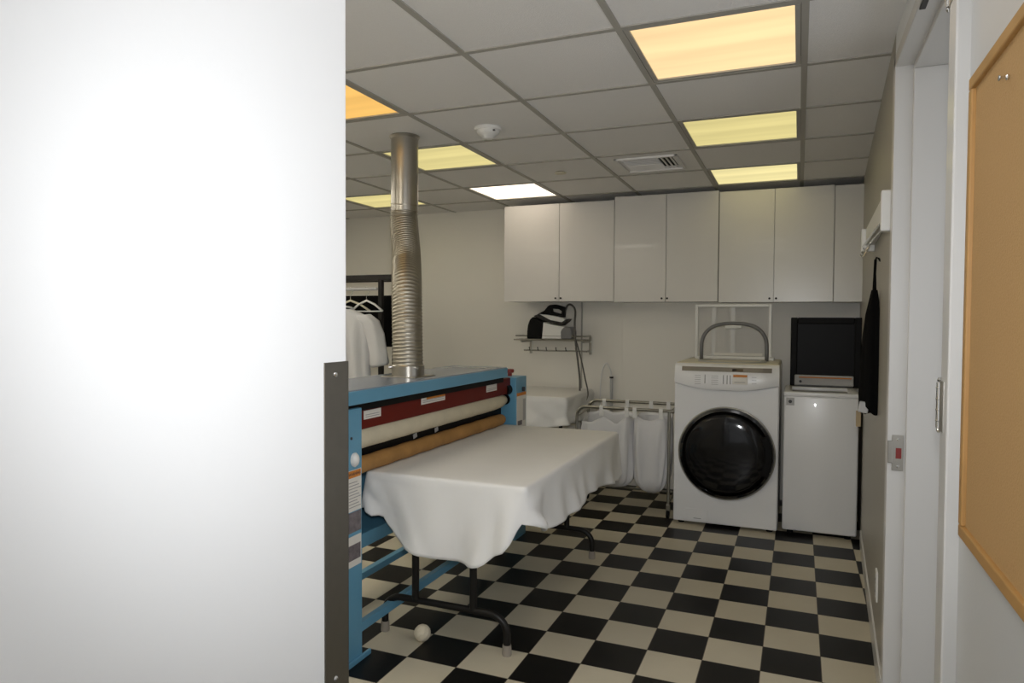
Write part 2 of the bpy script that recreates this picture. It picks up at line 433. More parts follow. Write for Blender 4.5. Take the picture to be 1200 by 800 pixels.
for y in (3.55, 3.75, 3.90):
    obj('hook', MB().tube([(wallx(y, .040), y, 1.775), (wallx(y, .046), y, 1.75), (wallx(y, .058), y, 1.735), (wallx(y, .068), y, 1.75)], .003, 8), M['chrome'], r)

ya = 3.50
r = thing('apron', 'black folded apron hanging from a strap on the right wall', 'apron', (rx(ya), ya, 1.04))
xa = rx(ya)-.020; sc = ya/3.87
def az(z): return 1.406+(z-1.406)*sc
sec = [(1.735, .006, .004), (1.62, .008, .005), (1.57, .014, .010), (1.45, .033, .020), (1.33, .043, .026), (1.18, .047, .028), (1.05, .050, .028), (.985, .047, .026), (.965, .030, .014)]
P = []
for z, wx, wy in sec:
    row = []
    for k in range(28):
        a = 2*PI*k/28; f = 1+.12*math.cos(5*a+z*3)*(1 if z < 1.55 else 0)
        row.append((xa-(.012*(1.7-z)-wx*math.cos(a)*f)*sc, ya+(wy*2.2*math.sin(a)*f-.02)*sc, az(z)+.012*math.sin(2*a)*(1 if z < 1.1 else 0)))
    P.append(row)
b = MB(); V = b.grid(P[2:], closed=True); b.b.faces.new(V[-1]); b.b.faces.new(V[0][::-1])
obj('cloth_body', b, M['apron'], r, smooth=True)
obj('strap', MB().tube([(xa, ya-.02, az(1.72)), (xa-.002, ya-.02, az(1.65)), (xa-.002, ya-.02, az(1.56))], [.006, .006, .009], 10).tube([(xa, ya-.02, az(1.715)), (xa+.004, ya-.02, az(1.73)), (xa+.012, ya-.02, az(1.725)), (xa+.020, ya-.02, az(1.71))], .004, 8), M['apron'], r)
bk = obj('buckle', MB().box((xa-.058, ya-.06, az(.965)), (xa-.018, ya-.046, az(1.02)), .004, rot=Matrix.Rotation(.15, 3, 'Y')), M['light_grey'], r); bk['label'] = 'grey plastic buckle'
st = obj('strap_end', MB().box((xa-.068, ya-.055, az(.895)), (xa-.048, ya-.050, az(.975)), .002), M['tan_plastic'], r); st['label'] = 'tan strap end'

yo = 3.23
r = thing('wall_outlet', 'white double power outlet low on the right wall', 'outlet', (rx(yo), yo, .26))
b = MB(); rbox(b, yo-.04, yo+.04, -.002, .006, .255, .375, .002); obj('cover_plate', b, M['white_plastic'], r)
for z in (.29, .34):
    b = MB(); rbox(b, yo-.017, yo+.017, .0055, .008, z-.014, z+.014, .001); s = obj('socket', b, M['light_grey'], r)
    b = MB(); rbox(b, yo-.008, yo-.005, .0078, .0085, z-.005, z+.006, 0); rbox(b, yo+.005, yo+.008, .0078, .0085, z-.005, z+.006, 0)
    obj('slots', b, M['ink'], s)

# ------------------------------------------------------------------ overhead cabinets
FY = 5.50
def cabinet(name, label, x0, x1, y, z0, z1, splits, knobs):
    r = thing(name, label, 'cabinet', ((x0+x1)/2, y, z0), 'white overhead cabinets on the back wall')
    obj('carcass', MB().box((x0+.001, y+.02, z0+.002), (x1-.001, YB-.057, z1), .001), M['white_cab'], r)
    xs = [x0]+splits+[x1]
    for i in range(len(xs)-1):
        d = obj('door', MB().box((xs[i]+.002, y, z0), (xs[i+1]-.002, y+.019, z1), .0015), M['white_cab'], r)
        for kx in knobs:
            if xs[i] < kx < xs[i+1]:
                obj('knob', MB().lathe([(0, 0), (.004, 0), (.004, -.008), (.008, -.012), (.008, -.018), (0, -.020)], (kx, y, z0+.026), 'y', 16), M['dark_metal'], d, smooth=True, angle=40)
    return r
cabinet('wall_cabinet', 'two-door white overhead cabinet at the left end, lower topped, above the iron', -2.357, -1.390, FY+.012, 1.574, 2.388, [-1.857], [-1.883, -1.837])
cabinet('wall_cabinet', 'two-door white overhead cabinet in the middle of the row, above the laundry cart', -1.386, -.577, FY, 1.566, 2.408, [-.972], [-1.0, -.957])
cabinet('wall_cabinet', 'two-door white overhead cabinet above the open front-load washer', -.574, .224, FY, 1.560, 2.396, [-.178], [-.206, -.160])
f = obj('filler_panel', MB().box((.227, FY+.001, 1.558), (rx(FY)+.002, FY+.02, 2.39), .0015), M['white_cab'])
tag(f, 'narrow white filler panel closing the cabinet row at the right wall', 'panel')
f['group'] = 'white overhead cabinets on the back wall'

# ------------------------------------------------------------------ front-load washer with open top lid
X0, X1, Y0, Y1 = -.798, -.112, 4.90, 5.68
r = thing('washing_machine', 'tall white washer with big round dark door and open clear top lid', 'washing machine', ((X0+X1)/2, (Y0+Y1)/2, 0))
b = MB().box((X0, Y0+.012, .018), (X1, Y1, 1.10), .012, 3)
obj('cabinet', b, M['white_app'], r, smooth=True, angle=35)
# front panel gently curved, below the fascia
poly = [(X0+.004, .022), (X1-.004, .022), (X1-.004, .985), (X1-.15, .955), (-.455, .942), (X0+.15, .955), (X0+.004, .985)]
obj('front_panel', MB().prism(poly, lambda u, v, d: (u, d, v), Y0, Y0+.03, .006), M['white_app'], r)
# control fascia: deeper, rounded, leans back
prof = [(0, .945), (0, .985)]
P = []
n = 24
for i in range(n+1):
    x = X0+.003+(X1-X0-.006)*i/n
    u = abs((i/n-.5)*2); low = .948+.042*max(0, (u-.25)/.75)**1.6; bulge = .022*(1-u**4)
    P.append([(x, Y0+.014, low-.002), (x, Y0-bulge-.006, low), (x, Y0-bulge-.012, low+.02), (x, Y0-bulge-.004, 1.05), (x, Y0-bulge+.012, 1.10), (x, Y0+.03, 1.118), (x, Y0+.07, 1.124), (x, Y0+.07, 1.0)])
b = MB(); V = b.grid(P)
b.b.faces.new(V[0]); b.b.faces.new(V[-1][::-1])
fs = obj('control_fascia', b, M['white_app'], r, smooth=True, angle=50)
def fasc(px0, px1, z0, z1, lift=.002, th=.004):
    b = MB(); m = 10; Q = []
    for i in range(m+1):
        x = px0+(px1-px0)*i/m; u = abs(((x-X0)/(X1-X0)-.5)*2); bulge = .022*(1-u**4)
        def yy(z): return Y0-bulge-.012+(z-.97)/.08*.008 if z < 1.05 else Y0-bulge-.004+(z-1.05)/.05*.016
        Q.append([(x, yy(z0)-lift+th, z0), (x, yy(z0)-lift, z0), (x, yy(z1)-lift, z1), (x, yy(z1)-lift+th, z1)])
    V = b.grid(Q); b.b.faces.new(V[0]); b.b.faces.new(V[-1][::-1])
    return b
obj('handle_recess', fasc(-.745, -.160, 1.072, 1.102), M['steel'], fs)
obj('display', fasc(-.410, -.340, 1.078, 1.094, .004), M['black_gloss'], fs)
obj('energy_sticker', fasc(-.408, -.310, .992, 1.058, .0025), M['paper'], fs)['label'] = 'cream sticker with orange band'
obj('sticker_band', fasc(-.403, -.314, 1.04, 1.055, .0035), M['orange'], fs)
obj('sticker_print', fasc(-.395, -.325, 1.004, 1.008, .0035), M['ink_pale'], fs)
for k in range(5):
    obj('legend', fasc(-.655, -.615, .985+k*.014, .9875+k*.014, .001), M['ink_pale'], fs)
for k in range(5):
    obj('legend', fasc(-.545, -.500, .985+k*.014, .9875+k*.014, .001), M['ink_pale'], fs)
for xx in (-.59, -.47, -.445, -.425):
    obj('legend', fasc(xx, xx+.006, .99, 1.05, .001), M['ink_pale'], fs)
for k in range(3):
    obj('legend', fasc(-.285, -.255, 1.0+k*.02, 1.0025+k*.02, .001), M['ink_pale'], fs)
# top panel: cream colour paints in the yellow light falling on it
obj('top_panel', MB().box((X0+.004, Y0+.05, 1.09), (X1-.004, Y1-.02, 1.128), .012, 3), M['cream_and_lit_plastic'], r, smooth=True, angle=35)
obj('tub_rim', MB().lathe([(.20, 0), (.235, 0), (.238, .004), (.232, .008), (.20, .006), (.20, 0)], (-.44, 5.20, 1.127), 'z', 48), M['light_grey'], r, smooth=True, angle=40)
# the standing lid
ly = 5.50
def frame(b, x0, x1, z0, z1, w, y0, y1, bev=.004):
    b.box((x0, y0, z0), (x0+w, y1, z1), bev); b.box((x1-w, y0, z0), (x1, y1, z1), bev)
    b.box((x0+w, y0, z1-w), (x1-w, y1, z1), bev); b.box((x0+w, y0, z0), (x1-w, y1, z0+w), bev)
    return b
lid = obj('lid', frame(MB(), -.742, -.186, 1.128, 1.545, .022, ly, ly+.03), M['white_plastic'], r)
obj('lid_window', MB().box((-.722, ly+.012, 1.148), (-.206, ly+.017, 1.525)), M['clear'], lid)
obj('lid_label', MB().box((-.60, ly+.005, 1.155), (-.25, ly+.012, 1.175), .001), M['paper'], lid)
for xx in (-.62, -.48):
    obj('lid_rib', MB().box((xx, ly+.018, 1.15), (xx+.03, ly+.021, 1.525), .001), M['white_plastic'], lid)
obj('lid_latch', MB().box((-.52, ly-.006, 1.36), (-.40, ly+.013, 1.388), .005), M['white_plastic'], lid)
# grey arch of the inner lid
ay = 5.34; pts = [(-.672, ay, 1.125), (-.672, ay, 1.20)]
for i in range(1, 24):
    a = PI*(1-i/24); pts.append((-.442+.23*math.copysign(abs(math.cos(a))**.75, math.cos(a)), ay, 1.215+.185*math.sin(a)**.8))
pts += [(-.212, ay, 1.20), (-.212, ay, 1.125)]
obj('inner_lid_ring', MB().tube(pts, .0135, 12), M['grey_plastic'], r, smooth=True)['label'] = 'grey arched rim of the raised inner lid'
for xx in (-.70, -.184):
    obj('lid_hinge', MB().box((xx-.02, 5.44, 1.12), (xx+.02, 5.50, 1.15), .005), M['white_plastic'], r)
# round door
dc = (-.445, Y0, .517)
dr = obj('door', MB().lathe([(.0, .005), (.30, .005), (.312, -.004), (.312, -.02), (.304, -.034), (.288, -.038), (.288, -.030), (0, -.030)], dc, 'y', 72), M['black_gloss'], r, smooth=True, angle=35)
obj('chrome_ring', MB().tube([(dc[0]+.3115*math.cos(2*PI*i/72), Y0-.016, dc[2]+.3115*math.sin(2*PI*i/72)) for i in range(72)], .0065, 8, closed=True), M['dull_chrome'], dr, smooth=True)
obj('door_glass', MB().lathe([(.287, -.034), (.25, -.048), (.17, -.058), (0, -.062), (0, -.061), (.17, -.057), (.25, -.047), (.286, -.033)], dc, 'y', 64), M['door_glass'], dr, smooth=True)
obj('inner_bowl', MB().lathe([(.20, -.0315), (.205, -.034), (.200, -.037), (.15, -.033), (0, -.0325), (0, -.031)], dc, 'y', 48), M['screen'], dr, smooth=True, angle=40)
hp = []
for i in range(9):
    a = math.radians(-28+56*i/8); hp.append((dc[0]+.300*math.cos(a), dc[2]+.300*math.sin(a)))
for i in range(9):
    a = math.radians(28-56*i/8); hp.append((dc[0]+.250*math.cos(a), dc[2]+.250*math.sin(a)))
obj('door_handle', MB().prism(hp, lambda u, v, d: (u, d, v), Y0-.056, Y0-.03, .006), M['black'], dr)
obj('filter_flap', MB().box((-.712, Y0-.003, .035), (-.560, Y0+.002, .115), .002), M['white_app'], r)
obj('flap_mark', MB().box((-.655, Y0-.0045, .048), (-.605, Y0-.0025, .052)), M['ink_pale'], r)
for xx in (X0+.05, X1-.05):
    for yy in (Y0+.06, Y1-.06):
        obj('foot', MB().cyl((xx, yy, 0), (xx, yy, .03), .022), M['black'], r)

# ------------------------------------------------------------------ top-load washer with open black lid
A0, A1, B0, B1 = -.084, .364, 4.93, 5.46
r = thing('top_load_washer', 'small white top-load washer with its black glass lid standing open', 'washing machine', ((A0+A1)/2, (B0+B1)/2, 0))
b = MB()
b.box((A0, B0, .03), (A1, B1, .925), .012, 3)
obj('cabinet', b, M['white_app'], r, smooth=True, angle=35)
obj('top_deck', frame(MB(), A0-.002, A1+.002, .0, .0, 0, 0, 0) if False else MB().box((A0-.002, B0-.004, .922), (A1+.002, B0+.05, .952), .008, 3).box((A0-.002, B0+.045, .922), (A0+.05, B1, .952), .008, 3).box((A1-.05, B0+.045, .922), (A1+.002, B1, .952), .008, 3).box((A0+.045, B1-.13, .922), (A1-.045, B1, .952), .006, 3), M['white_app'], r, smooth=True, angle=35)
obj('tub_opening', MB().box((A0+.05, B0+.05, .924), (A1-.05, B1-.13, .930)), M['steel'], r)
cs = obj('control_console', MB().box((A0+.06, B1-.10, .955), (A1-.006, B1-.02, 1.028), .006, rot=Matrix.Rotation(-.25, 3, 'X')), M['light_grey'], r)
obj('console_band', MB().box((A0+.09, B1-.118, 1.016), (A1-.02, B1-.112, 1.024)), M['orange'], cs)['label'] = 'orange printed band'
obj('console_button', MB().lathe([(0, 0), (.009, 0), (.009, -.004), (0, -.005)], (A0+.10, B1-.108, .99), 'y', 16), M['ink'], cs)
lid = obj('lid', frame(MB(), A0+.030, A1+.045, .952, 1.445, .046, B1-.045, B1-.01, .006), M['black'], r)
obj('lid_glass', MB().box((A0+.07, B1-.036, .99), (A1+.005, B1-.028, 1.40)), M['screen'], lid)
for xx in (A0+.05, A1-.02):
    obj('lid_hinge', MB().cyl((xx-.02, B1-.03, .955), (xx+.02, B1-.03, .955), .011), M['black'], r)
bd = obj('badge', MB().box((A0+.014, B0-.0025, .862), (A0+.064, B0+.001, .912), .001), M['light_grey'], r)
obj('badge_mark', MB().lathe([(0, 0), (.011, 0), (.011, -.001), (0, -.001)], (A0+.039, B0-.0025, .887), 'y', 20), M['ink'], bd)
for xx in (A0+.05, A1-.05):
    for yy in (B0+.06, B1-.06):
        obj('foot', MB().cyl((xx, yy, 0), (xx, yy, .035), .02), M['black'], r)

# ------------------------------------------------------------------ folding table and its sheet
TX0, TX1, TY0, TY1, TZ = -1.742, -.992, 2.55, 4.07, .742
tb = thing('folding_table', 'folding table with black tube legs, under the white sheet', 'table', ((TX0+TX1)/2, (TY0+TY1)/2, 0))
obj('tabletop', MB().box((TX0, TY0, TZ-.03), (TX1, TY1, TZ-.002), .004), M['laminate'], tb)
def leg_set(y):
    cx = -1.415; b = MB(); zb = .165
    pts = [(cx-.300, y, .035), (cx-.300, y, .09)]
    for i in range(1, 9):
        a = PI/2*i/8; pts.append((cx-.300+.085*(1-math.cos(a)), y, .09+.075*math.sin(a)))
    q = [(2*cx-p[0], p[1], p[2]) for p in pts[::-1]]
    b.tube(pts+q, .0155, 14)
    for s in (-.142, .142): b.tube([(cx+s, y, zb), (cx+s, y, TZ-.035)], .0165, 14)
    b.tube([(cx-.142, y, .56), (cx+.142, y, .56)], .010, 10)
    l = obj('leg_frame', b, M['dark_metal'], tb, smooth=True, angle=40)
    for s in (-.300, .300):
        obj('foot_cap', MB().lathe([(0, 0), (.0195, 0), (.0205, .006), (.0185, .045), (0, .045)], (cx+s, y, 0), 'z', 20), M['rubber'], l, smooth=True, angle=40)
    yy = y+(.45 if y < 3 else -.45)
    obj('brace', MB().tube([(cx, y, .56), (cx, yy, TZ-.035)], .009, 8), M['dark_metal'], tb)
leg_set(2.66); leg_set(3.96)

def interp(tab, t):
    if t <= tab[0][0]: return tab[0][1]
    for (a, u), (c, v) in zip(tab, tab[1:]):
        if t <= c:
            f = (t-a)/(c-a); f = f*f*(3-2*f) if False else f
            return u+(v-u)*f
    return tab[-1][1]

def draped_sheet(name, x0, x1, y0, y1, z, drops, wave, n_drop=16, rad=.012, seed=1, mt=None, flare=.06, amp=.02):
    """sheet over a table: rounded edge and hanging sides; drops[side] = list of (t, drop)"""
    rnd = random.Random(seed)
    # perimeter, counter-clockwise from near-left: near, right, far, left
    per = []; st = .022; cr = .018
    def side(a, b, nrm, key):
        L = math.dist(a, b); n = max(4, int(L/st))
        for i in range(n):
            t = (i+.5)/n
            per.append((a[0]+(b[0]-a[0])*t, a[1]+(b[1]-a[1])*t, nrm, key, t))
    side((x0+cr, y0), (x1-cr, y0), (0, -1), 'near'); cn = [(x1-cr, y0+cr, -90), (x1-cr, y1-cr, 0), (x0+cr, y1-cr, 90), (x0+cr, y0+cr, 180)]
    def corner(i, ka, kb):
        cx, cy, a0 = cn[i]
        for s in range(5):
            a = math.radians(a0+90*(s+.5)/5); per.append((cx+cr*math.cos(a), cy+cr*math.sin(a), (math.cos(a), math.sin(a)), (ka, kb, (s+.5)/5), 0))
    corner(0, 'near', 'right'); side((x1, y0+cr), (x1, y1-cr), (1, 0), 'right'); corner(1, 'right', 'far')
    side((x1-cr, y1), (x0+cr, y1), (0, 1), 'far'); corner(2, 'far', 'left'); side((x0, y1-cr), (x0, y0+cr), (-1, 0), 'left'); corner(3, 'left', 'near')
    N = len(per)
    def drop(p):
        k = p[3]
        if isinstance(k, tuple): return drops[k[0]][-1][1]*(1-k[2])+drops[k[1]][0][1]*k[2]
        return interp(drops[k], p[4])
    rows = [[] for _ in range(n_drop+5)]
    ph = [rnd.uniform(0, 6.28) for _ in range(6)]
    s = 0
    for i, p in enumerate(per):
        d = drop(p); nx, ny = p[2]
        s = i*st
        col = []
        for k in range(4):      # rounded top edge
            a = PI/2*k/3; col.append((p[0]-nx*rad*(1-math.sin(a)), p[1]-ny*rad*(1-math.sin(a)), z-rad*(1-math.cos(a)), ))
        for k in range(1, n_drop+2):
            f = k/(n_drop+1); h = d*f
            w = f**.8*amp*min(1, d/.15)*(math.sin(s*21+ph[0]+1.5*f)+.55*math.sin(s*37+ph[1]-2*f)+.35*math.sin(s*9+ph[2]))
            if wave: w += wave(p, f, d)
            o = flare*f*d+w
            o = max(o, .002)
            col.append((p[0]+nx*o, p[1]+ny*o, z-rad-(h if h > 0 else 0)))
        for k, c in enumerate(col): rows[k].append(c)
    b = MB(); V = b.grid(rows, closed=True)
    # top: inset rows to a flat centre
    cx, cy = (x0+x1)/2, (y0+y1)/2
    prev = V[0]
    for f in (.97, .9, .75, .5, .25):
        ring = []
        for v in V[0]:
            x, y = cx+(v.co.x-cx)*f, cy+(v.co.y-cy)*f
            ring.append(b.b.verts.new((x, y, z+.0012*math.sin(x*13+1)*math.sin(y*9))))
        for j in range(N): b.b.faces.new([ring[j], ring[(j+1) % N], prev[(j+1) % N], prev[j]])
        prev = ring
    b.b.faces.new(prev)
    o = obj(name, b, mt or M['cloth'], smooth=True)
    so = o.modifiers.new('thickness', 'SOLIDIFY'); so.thickness = .003; so.offset = 1
    return o

near = [(0, .14), (.03, .165), (.06, .175), (.10, .165), (.13, .20), (.18, .235), (.25, .275), (.33, .300), (.45, .312), (.60, .320), (.70, .325), (.78, .315), (.86, .265), (.94, .235), (.975, .17), (1, .13)]
right = [(0, .14), (.04, .165), (.08, .195), (.13, .21), (.20, .222), (.30, .222), (.40, .219), (.45, .215), (.55, .20), (.65, .206), (.75, .222), (.88, .245), (.95, .255), (1, .235)]
def bunch(p, f, d):
    # gathered folds at both near corners and bulges low on the near side
    k, t = p[3], p[4]
    w = 0
    if k == 'near':
        w += .030*f*math.exp(-((t-.93)/.04)**2)-.02*f*math.exp(-((t-.83)/.03)**2)
        w += .022*f*math.exp(-((t-.03)/.04)**2)*math.sin(8*f)
        w += .016*f*f*math.sin(t*13+f*3)
        q = t-.72-.16*(1-f); w += .016*f*math.exp(-(q/.025)**2)            # folds running down to the lowest point
        q = t-.62-.10*(1-f); w -= .010*f*math.exp(-(q/.02)**2)
        q = t-.16-.22*f; w += .010*f*math.exp(-(q/.03)**2)
        q = t-.05-.20*f; w -= .010*f*math.exp(-(q/.025)**2)
    if k == 'right':
        w += .030*f*math.exp(-((t-.05)/.045)**2)*(1+.6*math.sin(9*f))-.018*f*math.exp(-((t-.12)/.03)**2)
        q = t-.30-.12*f; w += .016*f*math.exp(-(q/.05)**2)
        q = t-.47+.05*f; w -= .014*f*math.exp(-(q/.035)**2)
        q = t-.72-.10*f; w += .014*f*math.exp(-(q/.05)**2)
        w += .006*f*math.sin(t*9+4*f)
    return w
sh = draped_sheet('table_sheet', TX0-.003, TX1+.003, TY0-.003, TY1+.003, TZ+.003, {'near': near, 'right': right, 'far': [(0, .235), (1, .15)], 'left': [(0, .06), (.7, .07), (1, .15)]}, bunch, n_drop=22, seed=3, amp=.007, flare=.10)
tag(sh, 'white sheet draped over the folding table in front of the blue ironer', 'sheet')

bl = thing('dryer_ball', 'cream wool ball on the floor by the near table legs', 'ball', (-1.506, 2.632, 0))
b = MB(); t = bmesh.new(); bmesh.ops.create_icosphere(t, subdivisions=4, radius=.0365)
for v in t.verts:
    n = v.co.normalized(); v.co = n*(.0365*(1+.02*math.sin(n.x*9+1)*math.sin(n.y*11)*math.cos(n.z*8))); v.co += Vector((-1.506, 2.632, .0368))
b._merge(t)
obj('wool_body', b, M['wool'], bl, smooth=True)
obj('yarn_wrap', MB().tube([(-1.506+.0367*math.cos(a)*math.cos(.5), 2.632+.0367*math.sin(a), .0368+.0367*math.cos(a)*math.sin(.5)) for a in [2*PI*i/40 for i in range(40)]], .0012, 6, closed=True), M['wool'], bl, smooth=True)

# ------------------------------------------------------------------ ironer
FX = -1.66; BX = -2.05
N0, N1, E0, E1 = 2.22, 2.40, 4.09, 4.27
r = thing('flatwork_ironer', 'large blue flatwork ironer with red guard and cloth-covered roller behind the table', 'ironing machine', (-1.86, 3.25, 0))
def upright(y0, y1, near):
    b = MB()
    b.box((BX, y0, .46), (FX, y1, 1.047), .004)
    b.box((BX+.001, y0, .0), (BX+.07, y1, .46)); b.box((FX-.07, y0, .0), (FX-.0005, y1, .46))
    return b
nu = obj('end_cabinet', upright(N0, N1, 1), M['blue'], r); nu['label'] = 'near end cabinet with warning stickers'
fu = obj('end_cabinet', upright(E0, E1, 0), M['blue'], r); fu['label'] = 'far end cabinet with red stop button'
# near cabinet foot, stickers
obj('foot_rail', MB().box((FX+.0005, N0+.02, 0), (FX+.012, N1+.05, .022), .003), M['blue'], r)
def fplate(y0, y1, z0, z1, m, par, d=.0015, name='sticker'):
    return obj(name, MB().box((FX-.001, y0, z0), (FX+d, y1, z1)), m, par)
w = fplate(2.30, 2.392, .632, .800, M['paper'], nu, name='warning_sticker'); w['label'] = 'white warning sticker with orange header'
fplate(2.305, 2.388, .769, .798, M['orange'], w, .0022, 'warning_header')
tx = bpy.data.curves.new('warning_text', 'FONT'); tx.body = 'WARNING'; tx.size = .017; tx.align_x = 'CENTER'; tx.align_y = 'CENTER'; tx.extrude = .0003
tm = bpy.data.objects.new('tmp_text', tx); COL.objects.link(tm)
bpy.context.view_layer.update()
tme = bpy.data.meshes.new_from_object(tm.evaluated_get(bpy.context.evaluated_depsgraph_get())); bpy.data.objects.remove(tm)
def text_part(me, m, parent, loc, rot, name):
    me.materials.clear(); me.materials.append(m)
    me.transform(Matrix.Translation(Vector(loc)-world_origin(parent)) @ rot.to_4x4())
    o = bpy.data.objects.new(name, me); COL.objects.link(o); o.parent = parent; return o
text_part(tme, M['ink'], w, (FX+.0027, 2.3465, .7835), Matrix(((0, 0, 1), (1, 0, 0), (0, 1, 0))), 'warning_word')
for k in range(9):
    fplate(2.307, 2.388-.012*(k % 3), .648+k*.0125, .651+k*.0125, M['ink_pale'], w, .0022, 'print_line')
ps = fplate(2.30, 2.392, .545, .628, M['photo_print'], nu, name='photo_sticker'); ps['label'] = 'dark photo sticker'
p2 = fplate(2.30, 2.392, .405, .530, M['paper'], nu, name='instruction_sticker')
fplate(2.306, 2.386, .432, .495, M['photo_print'], p2, .0022, 'printed_picture')
obj('corner_clip', MB().lathe([(0, 0), (.020, 0), (.022, .010), (.016, .020), (.006, .026), (0, .026)], (FX-.001, 2.34, .842), 'x', 24, sx=1, sy=1.35), M['white_plastic'], nu, smooth=True, angle=50)
obj('bolt', MB().lathe([(0, 0), (.006, 0), (.006, .004), (0, .004)], (FX-.001, 2.325, .93), 'x', 12), M['ink'], nu)
# far cabinet: console on the right, button, knob, stickers, shaft bracket
eb = MB().lathe([(0, 1.045), (.014, 1.045), (.014, 1.066), (.026, 1.07), (.028, 1.085), (.024, 1.092), (0, 1.093)], (FX-.09, 4.20, 0), 'z', 24)
obj('stop_button', eb, M['red_button'], fu, smooth=True, angle=40)['label'] = 'red mushroom stop button'
obj('knob', MB().lathe([(0, 0), (.014, 0), (.016, .014), (0, .016)], (FX-.001, 4.20, .965), 'x', 20), M['ink'], fu, smooth=True, angle=40)
s1 = fplate(4.10, 4.258, .70, .935, M['paper'], fu, name='instruction_sticker'); s1['label'] = 'tall cream instruction sticker'
fplate(4.10, 4.258, .925, .945, M['orange'], s1, .0022, 'orange_band')
fplate(4.115, 4.19, .735, .765, M['photo_print'], s1, .0022, 'printed_picture')
fplate(4.205, 4.25, .76, .90, M['light_grey'], s1, .0022, 'print_block')
# hood: top sheet with front lip
obj('hood', MB().box((-2.03, 2.20, 1.062), (FX+.002, 3.945, 1.118), .003), M['blue'], r)
obj('hood_top', MB().box((-2.03, 2.20, 1.1175), (FX-.004, 3.942, 1.1225), .001), M['blue_top'], r)['label'] = 'shiny grey-blue top sheet'
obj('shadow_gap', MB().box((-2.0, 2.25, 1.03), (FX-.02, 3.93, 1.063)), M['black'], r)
gp = MB().box((-1.735, N1, .945), (-1.70, E0, 1.045), .003)
gd = obj('finger_guard', gp, M['red'], r); gd['label'] = 'dark red finger guard bar'
obj('guard_end', MB().cyl((-1.72, E0-.055, .97), (-1.72, E0, .97), .035), M['black'], gd)
def gplate(y0, y1, z0, z1, m, par, d, name): return obj(name, MB().box((-1.7005, y0, z0), (-1.70+d, y1, z1)), m, par)
for (ya_, yb_, za, zb, band) in ((2.47, 2.60, .985, 1.022, 0), (2.955, 3.20, .995, 1.03, 1), (3.72, 3.87, .985, 1.025, 0)):
    s = gplate(ya_, yb_, za, zb, M['paper'], gd, .0015, 'guard_sticker')
    if band: gplate(ya_+.05, yb_, zb-.014, zb-.002, M['orange'], s, .002, 'orange_band')
    for k in range(2): gplate(ya_+.012, yb_-.012, za+.008+k*.009, za+.011+k*.009, M['ink_pale'], s, .002, 'print_line')
# padded roller
ry0, ry1, rz, rr = N1+.003, E0-.002, .905, .048
prof = [(0, ry0), (rr*.9, ry0), (rr, ry0+.015)]
for i in range(1, 24): prof.append((rr*(1+.015*math.sin(i*2.1)), ry0+.015+(ry1-ry0-.24)*i/24))
prof += [(rr, ry1-.22), (rr*.9, ry1-.10), (rr*.62, ry1-.035), (rr*.5, ry1-.03), (0, ry1-.03)]
ro = obj('padded_roller', MB().lathe(prof, (-1.735, 0, rz), 'y', 36), M['roller_cloth'], r, smooth=True, angle=50); ro['label'] = 'cream cloth-covered roller'
obj('roller_shaft', MB().cyl((-1.735, ry1-.035, rz), (-1.735, ry1+.0005, rz), .019), M['black'], ro)
bkp = obj('bearing_plate', MB().lathe([(0, 0), (.034, 0), (.034, -.008), (0, -.008)], (-1.735, E0, rz), 'y', 28), M['black'], r)
obj('roller_chest', MB().box((-2.0, N1, .80), (-1.76, E0, .87), .01), M['black'], r)
obj('back_sheet', MB().box((BX+.02, N1-.01, .46), (BX+.035, E0+.01, 1.06)), M['blue'], r)
for y in (2.98, 3.20): obj('belt_clip', MB().box((-1.762, y, .822), (-1.757, y+.035, .845), .001, rot=Matrix.Rotation(.2, 3, 'X')), M['light_grey'], r)
# tan feed roll
prof = [(0, N1+.01), (.034, N1+.01)]
for i in range(0, 30): prof.append((.036+.0015*math.sin(i*1.7), N1+.02+(E0-N1-.10)*i/29))
prof += [(.03, E0-.06), (0, E0-.06)]
obj('feed_roll', MB().lathe(prof, (-1.735, 0, .785), 'y', 28), M['tan'], r, smooth=True, angle=50)['label'] = 'tan canvas feed roll'
# lower tray and stretchers
poly = [(FX-.36, .50), (FX-.07, .455), (FX-.045, .50), (FX-.035, .50), (FX-.055, .43), (FX-.07, .43), (FX-.36, .485)]
obj('linen_tray', MB().prism(poly, lambda u, v, d: (u, d, v), N1-.005, E0+.005), M['blue'], r)
obj('stretcher', MB().box((FX-.035, N1-.01, .108), (FX-.003, E0+.01, .145), .003), M['blue'], r)
obj('stretcher', MB().box((BX+.005, N1-.01, .100), (BX+.04, E0+.01, .135), .003), M['blue'], r)

# ------------------------------------------------------------------ exhaust duct
r = thing('exhaust_duct', 'silver exhaust duct rising from the ironer to the ceiling, flexible below', 'duct', (-1.84, 3.07, 1.122))
px, py = -2.065, 3.40
obj('rigid_pipe', MB().cyl((px, py, 2.02), (px, py, HC), .076, seg=40), M['galv'], r, smooth=True, angle=40)
for z in (2.14, 2.30): obj('pipe_seam', MB().lathe([(.074, z-.003), (.0775, z), (.074, z+.003)], (px, py, 0), 'z', 40), M['galv'], r, smooth=True)
obj('ceiling_collar', MB().lathe([(.070, HC-.002), (.084, HC-.002), (.086, HC-.007), (.078, HC-.018), (.070, HC-.018)], (px, py, 0), 'z', 40), M['galv'], r, smooth=True, angle=40)
ctrl = [Vector((px, py, 2.06)), Vector((px-.004, py-.0, 1.96)), Vector((-2.00, 3.31, 1.78)), Vector((-1.895, 3.14, 1.60)), Vector((-1.855, 3.08, 1.40)), Vector((-1.843, 3.065, 1.25)), Vector((-1.84, 3.065, 1.150))]
